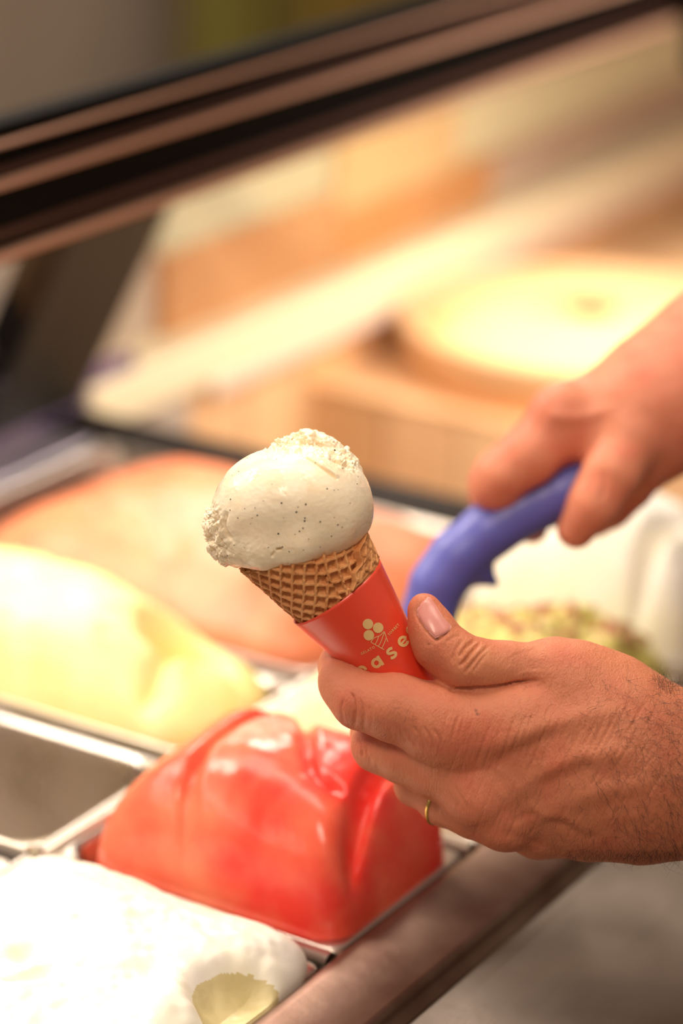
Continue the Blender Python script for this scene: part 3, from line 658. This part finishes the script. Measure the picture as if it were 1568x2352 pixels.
GB = BVHTree.FromPolygons([tuple(x) for x in v], [tuple(f) for f in q.tolist()])
spk = [(422, 286, 2), (682, 293, 2), (345, 405, 2), (285, 438, 1.5), (272, 653, 2.6), (268, 751, 2.2), (337, 822, 2), (400, 738, 1.6), (492, 730, 1.6), (513, 798, 2.3), (466, 823, 1.6), (567, 668, 1.5), (731, 687, 2.8), (948, 699, 2.8), (879, 724, 1.7),
       (864, 768, 2.8), (941, 822, 2.3), (938, 849, 2.8), (1079, 856, 2.5), (924, 914, 2.3), (892, 942, 2.4), (702, 964, 2.9), (1141, 559, 2.4), (1237, 883, 2.3), (1275, 906, 1.8), (1179, 986, 2.1), (852, 969, 1.6), (739, 1084, 2.5), (800, 1125, 2.2), (612, 1087, 1.8),
       (398, 1090, 1.5), (304, 1067, 2), (242, 1161, 2.5), (1209, 211, 2.6), (1281, 377, 2.3), (1411, 515, 2), (1418, 450, 1.8), (1348, 688, 1.7), (1035, 324, 1.6), (1098, 244, 1.6), (1204, 572, 1.6), (1240, 568, 1.4), (453, 427, 1.4), (452, 875, 1.4), (750, 820, 1.4), (928, 1110, 1.6), (1205, 818, 1.5), (975, 1012, 1.4), (784, 376, 1.4), (645, 518, 1.2), (1078, 1084, 1.6)]
sv, sf = [], []
ico = [(0, 0, 1), (.89, 0, .45), (.28, .85, .45), (-.72, .53, .45), (-.72, -.53, .45), (.28, -.85, .45), (0, 0, -.4)]
for x, y, r in spk:
    h = stick(GB, *S7(x, y), 0)
    if h is None: continue
    c, nn = h; a = np.cross(nn, [.3, .5, .8]); a /= np.linalg.norm(a); bb = np.cross(nn, a); i0 = len(sv); r = r*.17/1000*1.0
    sv += [c+(a*X+bb*Y+nn*Zz*.5)*r for X, Y, Zz in ico]; sf += [(i0, i0+k, i0+k % 5+1) for k in range(1, 6)]+[(i0+6, i0+k % 5+1, i0+k) for k in range(1, 6)]
mesh_obj('vanilla_seeds', sv, sf, SPECK, scoop, kind='stuff')

# ------------------------------------------------------------------ the hand that holds the cone
def J(x, y, off, r): return (P(x, y, off), r*(D0+off/1000)/FPX)
index = [J(1062, 1680, 2, 86), J(985, 1650, -1, 78), J(905, 1626, 0, 74), J(828, 1607, 4, 63), J(795, 1568, 10, 59), J(789, 1530, 22, 52), J(812, 1500, 38, 47), J(860, 1480, 46, 43)]
middle = [J(1095, 1800, 8, 74), J(1000, 1768, 10, 64), J(925, 1736, 13, 60), J(868, 1712, 18, 57), J(862, 1680, 32, 52), J(900, 1640, 50, 46), J(960, 1610, 56, 43)]
ringf = [J(1150, 1868, 14, 70), J(1085, 1864, 19, 57), J(1020, 1840, 24, 54), J(958, 1800, 33, 49), J(962, 1760, 50, 44), J(1010, 1720, 62, 40)]
little = [J(1235, 1905, 24, 62), J(1160, 1888, 34, 48), J(1090, 1852, 45, 42), J(1080, 1810, 58, 38), J(1120, 1775, 66, 35)]
thumb = [J(974, 1400, 2, 37), J(990, 1440, 1, 44), J(1008, 1482, 0, 52), J(1060, 1524, 0, 60), J(1110, 1531, 1, 53), J(1170, 1530, 3, 50), J(1240, 1545, 6, 63), J(1310, 1560, 8, 74), J(1400, 1600, 12, 88)]
wr = [(P(1390, 1735, 12), (150*mm, 148*mm, 15/1000)), (P(1230, 1755, 10), (150*mm, 120*mm, 13.5/1000))]
def wrist(p):
    d = None
    pts = [(1390, 1730, 10, 108, .0), (1480, 1765, 10, 108, 0), (1560, 1780, 10, 100, 0), (1700, 1790, 9, 104, 0), (2100, 1800, 6, 118, 0), (2900, 1830, 0, 150, 0)]
    for dy in (-78, 0, 78):
        ch = []
        for (x, y, o, r, _) in pts: ch.append((P(x, y+dy*(1 if x < 1800 else .9), o), r*mm*(.98 if dy == 0 else .96)))
        s = chain(p, ch, .01); d = s if d is None else smin(d, s, .022)
    return d
def palm(p):
    d = None
    meta = [([J(1035, 1668, 2, 82), J(1200, 1660, 3, 88), J(1400, 1690, 8, 92)]), ([J(1090, 1790, 8, 76), J(1240, 1770, 8, 84), J(1420, 1760, 8, 96)]),
            ([J(1155, 1862, 14, 72), J(1280, 1835, 14, 80), J(1430, 1810, 12, 92)]), ([J(1240, 1900, 22, 64), J(1340, 1888, 20, 80), J(1450, 1872, 14, 92)]),
            ([J(1255, 1550, 12, 68), J(1340, 1590, 14, 84), J(1430, 1650, 12, 100)])]
    for c in meta:
        s = chain(p, c, .008); d = s if d is None else smin(d, s, .013)
    return smin(d, wrist(p), .016)
def hand_fn(p):
    f = None
    for i, c in enumerate((index, middle, ringf, little)):
        s = chain(p, c, .005); f = s if f is None else smin(f, s, .0012)
    d = smin(f, palm(p), .0075)
    # knuckle heads
    for x, y, o, r in ((1008, 1690, -1, 66), (1092, 1838, 4, 62), (1158, 1895, 10, 52)): d = smin(d, np.linalg.norm(p-P(x, y, o), axis=1)-r*mm, .008)
    t = smin(chain(p, thumb, .006), seg(p, P(1250, 1545, 12), P(1400, 1640, 12), 60*mm, 80*mm), .006)
    web = smin(d, t, .0018)
    deep = smin(d, t, .012)
    w = np.clip(((p-P(1215, 1560, 0))@R_)/.012, 0, 1)     # the web blends away towards the wrist
    d = web*(1-w)+deep*w
    # the sleeve and cone press into the fingers
    q = p-APEX; ax = q@AX; rad = np.linalg.norm(q-ax[:, None]*AX, axis=1)
    dc = (rad-(ax*SA/CA+.0012))*CA
    dc = np.maximum(dc, -(ax-.01))
    return np.maximum(d, -dc)
lo = np.min([P(x, y, o) for x in (700, 3000) for y in (1340, 2060) for o in (-35, 110)], 0); hi = np.max([P(x, y, o) for x in (700, 3000) for y in (1340, 2060) for o in (-35, 110)], 0)
lo = np.maximum(lo, P(700, 1340, -35)*0+lo); 
v, q, nrm = surface(hand_fn, lo, hi, .0014, 1)
def Z2(*pts): return [(700+x/1.8065, 1340+y/1.8065) for x, y in pts]
def Z5(*pts): return [(900+x/4.48, 1350+y/4.48) for x, y in pts]
def Z4(*pts): return [(1000+x/2.76, 1050+y/2.76) for x, y in pts]
ST = [([(1030, 1583), (1080, 1582), (1140, 1578), (1190, 1568), (1238, 1562)], 3.2, 1.3)]
ST.append((Z5((372, 92), (290, 160), (246, 240), (272, 325), (340, 425), (440, 532), (520, 500), (620, 420)), 2.4, .5))
# thumb joint creases
for l, w, d in ((Z5((690, 720), (760, 610), (860, 540)), 3.2, .75), (Z5((690, 810), (760, 740), (840, 640), (910, 560)), 3.4, .95), (Z5((620, 780), (650, 660), (740, 510)), 3, .35), (Z5((740, 890), (820, 790), (900, 690), (1000, 590)), 3, .55),
                (Z5((830, 880), (900, 770), (990, 660)), 3.0, .3), (Z5((560, 560), (630, 510), (720, 490)), 3, .25), (Z5((440, 560), (520, 500), (620, 440)), 2.6, .3)): ST.append((l, w, d))
for k in range(9):    # fan of fine lines at the thumb base
    a = k*26; ST.append((Z5((1090+k*18, 800+a*.55), (1250+k*20, 700+a*.6), (1420, 640+a*.95), (1560, 600+a*1.05)), 2.6, .16))
# index PIP creases and other finger creases
for l, w, d in ((Z2((160, 480), (150, 530), (165, 590)), 2.6, .30), (Z2((190, 450), (208, 500), (205, 600)), 3.0, .55), (Z2((225, 470), (245, 540), (240, 615)), 2.8, .35), (Z2((260, 500), (278, 560), (270, 625)), 2.5, .2),
                (Z2((215, 640), (235, 680), (240, 720)), 2.8, .4), (Z2((245, 680), (265, 720), (272, 760)), 2.6, .25),
                (Z2((420, 600), (440, 640), (470, 690)), 3, .3), (Z2((450, 590), (480, 640), (505, 700)), 3, .3), (Z2((490, 590), (520, 640), (540, 700)), 3, .3), (Z2((530, 600), (560, 650), (575, 720)), 3, .25), (Z2((390, 590), (405, 630), (430, 672)), 2.6, .2),
                (Z2((590, 860), (620, 900), (660, 950)), 3, .3), (Z2((620, 840), (650, 890), (690, 950)), 3, .25), (Z2((560, 850), (590, 890), (620, 930)), 2.6, .2), (Z2((700, 840), (690, 900), (700, 960)), 3, .2),
                (Z2((90, 270), (180, 325), (260, 350), (275, 376)), 2.5, .3), (Z2((520, 430), (540, 440), (556, 450)), 3, .5), (Z2((600, 436), (612, 444), (624, 452)), 3, .5), (Z2((680, 436), (690, 446), (706, 452)), 3, .45)): ST.append((l, w, d))
rs = np.random.RandomState(5)
for k in range(46):   # fine vertical skin folds over the back of the hand
    x = 600+k*19+rs.randn()*6; y0 = 470+rs.rand()*160; L = 90+rs.rand()*150; sl = -.25-.35*(x-600)/900
    ST.append((Z2((x, y0), (x+sl*L*.5+rs.randn()*4, y0+L*.5), (x+sl*L, y0+L)), 2.2, .11+.08*rs.rand()))
for k in range(50):
    x = 640+rs.rand()*880; y0 = 640+rs.rand()*330; L = 60+rs.rand()*110; sl = -.35-.3*(x-600)/900
    ST.append((Z2((x, y0), (x+sl*L*.5+rs.randn()*4, y0+L*.5), (x+sl*L, y0+L)), 2.2, .10+.08*rs.rand()))
# tendons and veins (raised)
for l, w, d in ((Z2((720, 700), (900, 640), (1100, 560), (1350, 520)), 26, -1.5), (Z2((800, 900), (960, 800), (1160, 720), (1400, 700)), 26, -1.5), (Z2((880, 1010), (1050, 930), (1250, 860), (1450, 830)), 22, -1.2),
                (Z2((800, 770), (840, 715), (960, 660), (1080, 590)), 20, .75), (Z2((960, 850), (1090, 790), (1200, 740)), 20, .6),
                (Z2((930, 900), (980, 950), (1080, 970), (1160, 1010)), 12, -.55), (Z2((1000, 985), (1080, 1010), (1150, 1050), (1230, 1060)), 12, .4), (Z2((860, 1000), (920, 960), (990, 965)), 10, .35),
                (Z2((720, 1000), (780, 1060), (850, 1090)), 12, -.45), (Z2((820, 1030), (900, 1060), (1000, 1080)), 12, .3), (Z2((1180, 960), (1300, 980), (1420, 960)), 13, -.4)): ST.append((l, w, d))
v = v+nrm*(.00018*fbm(v, 130, 21, 3)+.00030*fbm(v, 45, 22, 2))[:, None]
v = sculpt(v, nrm, ST)
person = empty('person', label='bare right hand and hairy wrist holding the cone, gold ring on a finger', cat='person')
hand = fast_mesh('hand', v, q, SKIN, person)
# skin tint: its own redder knuckles and fingertips, then painted wrist shade
px = project(v); tint = np.ones((len(v), 4), np.float32)
for x, y, r, s in ((790, 1630, 60, .5), (1050, 1700, 75, .6), (1080, 1850, 55, .55), (760, 1530, 50, .4), (990, 1490, 60, .5), (975, 1400, 50, .3), (1150, 1920, 50, .4), (830, 1720, 40, .4), (900, 1570, 60, .35)):
    k = np.exp(-(((px[:, 0]-x)**2+(px[:, 1]-y)**2)/r**2))*s; tint[:, 0] *= 1-.02*k; tint[:, 1] *= 1-.26*k; tint[:, 2] *= 1-.24*k
k = np.exp(-(((px[:, 0]-1085)**2+(px[:, 1]-1500)**2)/70**2))*.5; tint[:, 0] *= 1-.08*k; tint[:, 2] *= 1-.18*k     # yellowish thumb joint
kk = np.clip((px[:, 0]-1150)/400, 0, 1); tint[:, 0] *= 1-.20*kk; tint[:, 1] *= 1-.26*kk; tint[:, 2] *= 1-.32*kk      # shade on the wrist side, painted into the skin tint
for x, y, r in ((1003, 1466, 5), (985, 1478, 2.6), (1093, 1632, 3.2), (1096, 1640, 3.6)):
    k = np.exp(-(((px[:, 0]-x)**2+(px[:, 1]-y)**2)/r**2))*.7; tint[:, :3] *= (1-k)[:, None]
at = hand.data.color_attributes.new('tint', 'FLOAT_COLOR', 'POINT'); at.data.foreach_set('color', tint.ravel())
HB = BVHTree.FromPolygons([tuple(x) for x in v], [tuple(f) for f in q.tolist()])
# thumb nail
Lf = smooth_path([(*p, 0) for p in Z5((372, 95), (300, 160), (256, 240), (280, 320), (350, 420), (445, 520))], 6)[:, :2]
Rt = smooth_path([(*p, 0) for p in Z5((392, 98), (440, 165), (505, 270), (560, 340), (610, 400), (560, 470))], 6)[:, :2]
na, nb = len(Lf), 14; top, bot = [], []
for i in range(na):
    for j in range(nb):
        t = j/(nb-1); x, y = Lf[i]*(1-t)+Rt[i]*t; h = stick(HB, x, y, 0)
        if h is None:
            for s_ in (2, 4, 7, 11, 16, 24):
                h = stick(HB, x-s_*.9, y+s_*.5, 0)
                if h is not None: break
        c, nn = h; e = min(1, min(t, 1-t)*7); ee = min(1, min(i, na-1-i)/3)
        top.append(c+nn*(.00005+.00045*math.sqrt(e*ee))); bot.append(c-nn*.0006)
n1 = len(top); ff = grid_faces(na, nb); fb_ = [tuple(n1+i for i in f)[::-1] for f in ff]
ed = [(i, i+1) for i in range(nb-1)]+[((na-1)*nb+i+1, (na-1)*nb+i) for i in range(nb-1)]+[((i+1)*nb, i*nb) for i in range(na-1)]+[(i*nb+nb-1, (i+1)*nb+nb-1) for i in range(na-1)]
mesh_obj('thumb_nail', top+bot, ff+fb_+[(b, a, a+n1, b+n1) for a, b in ed], NAIL, hand, label='pink thumb nail')
# hairs
def hairs(name, n, region, L0, L1, w, direction, bvh, parent, seed=0, curl=.5):
    rs = np.random.RandomState(seed); vs, fs = [], []
    done = 0; tries = 0
    while done < n and tries < n*6:
        tries += 1; x, y = region(rs); h = stick(bvh, x, y, 0)
        if h is None: continue
        c, nn = h; d = R_*direction[0]-U_*direction[1]+rs.randn(3)*.35; d = d-nn*(d@nn)*.8+nn*.25; d /= np.linalg.norm(d)
        L = rs.uniform(L0, L1); side_ = np.cross(d, nn)*rs.randn()*curl; pts = []
        for k in range(6):
            t = k/5; pts.append(c+d*L*t+side_*L*t*t+nn*L*(.12*math.sin(math.pi*t)))
        tv, tf = tube_data(pts, [w*(1-.75*k/5) for k in range(6)], 3, False); i0 = len(vs); vs += tv; fs += [tuple(i0+a for a in f) for f in tf]; done += 1
    if vs: mesh_obj(name, vs, fs, HAIR, parent, kind='stuff')
hairs('arm_hair', 520, lambda r: (1568-abs(r.randn())*110+r.rand()*30, r.uniform(1560, 1970)), .004, .011, .000055, (.35, .5), HB, hand, 1, .7)
hairs('hand_hair', 260, lambda r: (r.uniform(1180, 1540), r.uniform(1500, 1960)), .002, .006, .000032, (-.5, .8), HB, hand, 2, .4)
hairs('finger_hair', 50, lambda r: (r.uniform(860, 960), r.uniform(1620, 1690)), .0012, .003, .00003, (-.6, .7), HB, hand, 3, .3)
hairs('wrist_edge_hair', 200, lambda r: (r.uniform(1300, 1568), r.uniform(1950, 1972)), .003, .006, .00005, (-.3, .9), HB, hand, 4, .7)
hairs('wrist_top_hair', 70, lambda r: (r.uniform(1500, 1575), 1560+(r.rand()*25)+ (0 if r.rand()<.5 else 15)), .004, .008, .00005, (.1, -.9), HB, hand, 5, .9)
# gold ring
rc, rr_ = ringf[2]; ra = ringf[1][0]-ringf[3][0]; ra = ra/np.linalg.norm(ra); rc = rc*.92+ringf[3][0]*.08
e1 = np.cross(ra, F_); e1 /= np.linalg.norm(e1); e2 = np.cross(ra, e1)
vs = []; RN = 96; pr = [(-.0009, .0), (-.0009, .0008), (-.0005, .00125), (.0005, .00125), (.0009, .0008), (.0009, 0)]
for k in range(RN):
    a = 2*math.pi*k/RN; d = e1*math.cos(a)+e2*math.sin(a)
    for t, h in pr: vs.append(rc+d*(rr_+.0005+h)+ra*t)
mesh_obj('finger_ring', vs, grid_faces(RN, len(pr), wrap_u=True, wrap_v=True), GOLD, label='thin gold ring on the ring finger of the hand with the cone', cat='ring')

# ------------------------------------------------------------------ the second hand and the blue handled spatula
def J2(x, y, off, r): return (P(x, y, 175+off), r*(D0+.175+off/1000)/FPX)
idx2 = [J2(1290, 975, 0, 80), J2(1215, 1045, -4, 66), J2(1152, 1090, -4, 58), J2(1135, 1115, 0, 54), J2(1128, 1135, 16, 46), J2(1170, 1180, 30, 42), J2(1222, 1212, 38, 38)]
idx2b = [J2(1340, 980, 12, 76), J2(1290, 1030, 14, 60), J2(1240, 1060, 16, 54), J2(1230, 1110, 34, 48), J2(1262, 1170, 44, 44)]
thm2 = [J2(1440, 1010, -8, 74), J2(1405, 1085, -14, 60), J2(1365, 1155, -14, 54), J2(1322, 1215, -8, 44)]
pk2 = [J2(1470, 1040, 20, 74), J2(1440, 1110, 26, 58), J2(1400, 1160, 30, 50), J2(1370, 1190, 40, 42)]
arm2 = [J2(1360, 965, 6, 92), J2(1440, 955, 8, 110), J2(1540, 905, 12, 140), J2(1680, 820, 20, 165), J2(2100, 560, 60, 200), J2(2500, 300, 90, 220)]
def hand2_fn(p):
    f = None
    for c in (idx2, idx2b, pk2): s = chain(p, c, .006); f = s if f is None else smin(f, s, .003)
    d = smin(f, chain(p, arm2, .02), .012)
    d = smin(d, seg(p, P(1470, 1040, 185), P(1560, 960, 187), 88*1.3/FPX*1.0, 110*1.3/FPX), .012)
    d = smin(d, np.linalg.norm(p-P(1275, 940, 168), axis=1)-50*1.34/FPX, .010)
    return smin(d, chain(p, thm2, .008), .006)
c8 = [P(x, y, o) for x in (1040, 2560) for y in (200, 1310) for o in (110, 310)]
v, q, nrm = surface(hand2_fn, np.min(c8, 0), np.max(c8, 0), .0030, 1)
v = v+nrm*(.0004*fbm(v, 60, 4, 3))[:, None]
v = sculpt(v, nrm, [([(1250, 950), (1330, 960), (1420, 930)], 14, -1.0), ([(1180, 1120), (1190, 1090), (1185, 1060)], 5, .5), ([(1380, 1150), (1390, 1110), (1385, 1080)], 6, .5)])
p2 = empty('person', label='bare rosy hand and forearm of a person gripping a blue handle, upper right', cat='person')
hd2 = fast_mesh('hand', v, q, SKIN2, p2)
sp = empty('gelato_spatula', label='gelato spatula with a curved periwinkle blue plastic handle', cat='spatula')
hp = [J2(1470, 1040, 12, 44), J2(1370, 1088, 8, 52), J2(1290, 1130, 8, 56), J2(1200, 1172, 8, 55), J2(1120, 1220, 8, 56), J2(1050, 1280, 9, 56), J2(1003, 1345, 10, 54), J2(982, 1420, 13, 52), J2(975, 1490, 20, 50)]
def handle_fn(p):
    d = chain(p, hp, .01)
    d = smin(d, chain(p, [J2(1060, 1300, 12, 40), J2(1100, 1312, 12, 30), J2(1134, 1338, 14, 11)], .004), .004)
    return d
c8 = [P(x, y, o) for x in (900, 1560) for y in (960, 1580) for o in (165, 215)]
v, q, nrm = surface(handle_fn, np.min(c8, 0), np.max(c8, 0), .0022, 1)
fast_mesh('handle', v, q, BLUE, sp)
a, b_ = P(975, 1480, 196), P(965, 1600, 235)
bw = R_*.020; sh = [a-bw*.5, a+bw*.5, b_+bw*1.6, b_+bw*1.3+(b_-a)*.25, b_-bw*1.3+(b_-a)*.25, b_-bw*1.6]
slab('blade', sh, .0012, STEEL, sp)
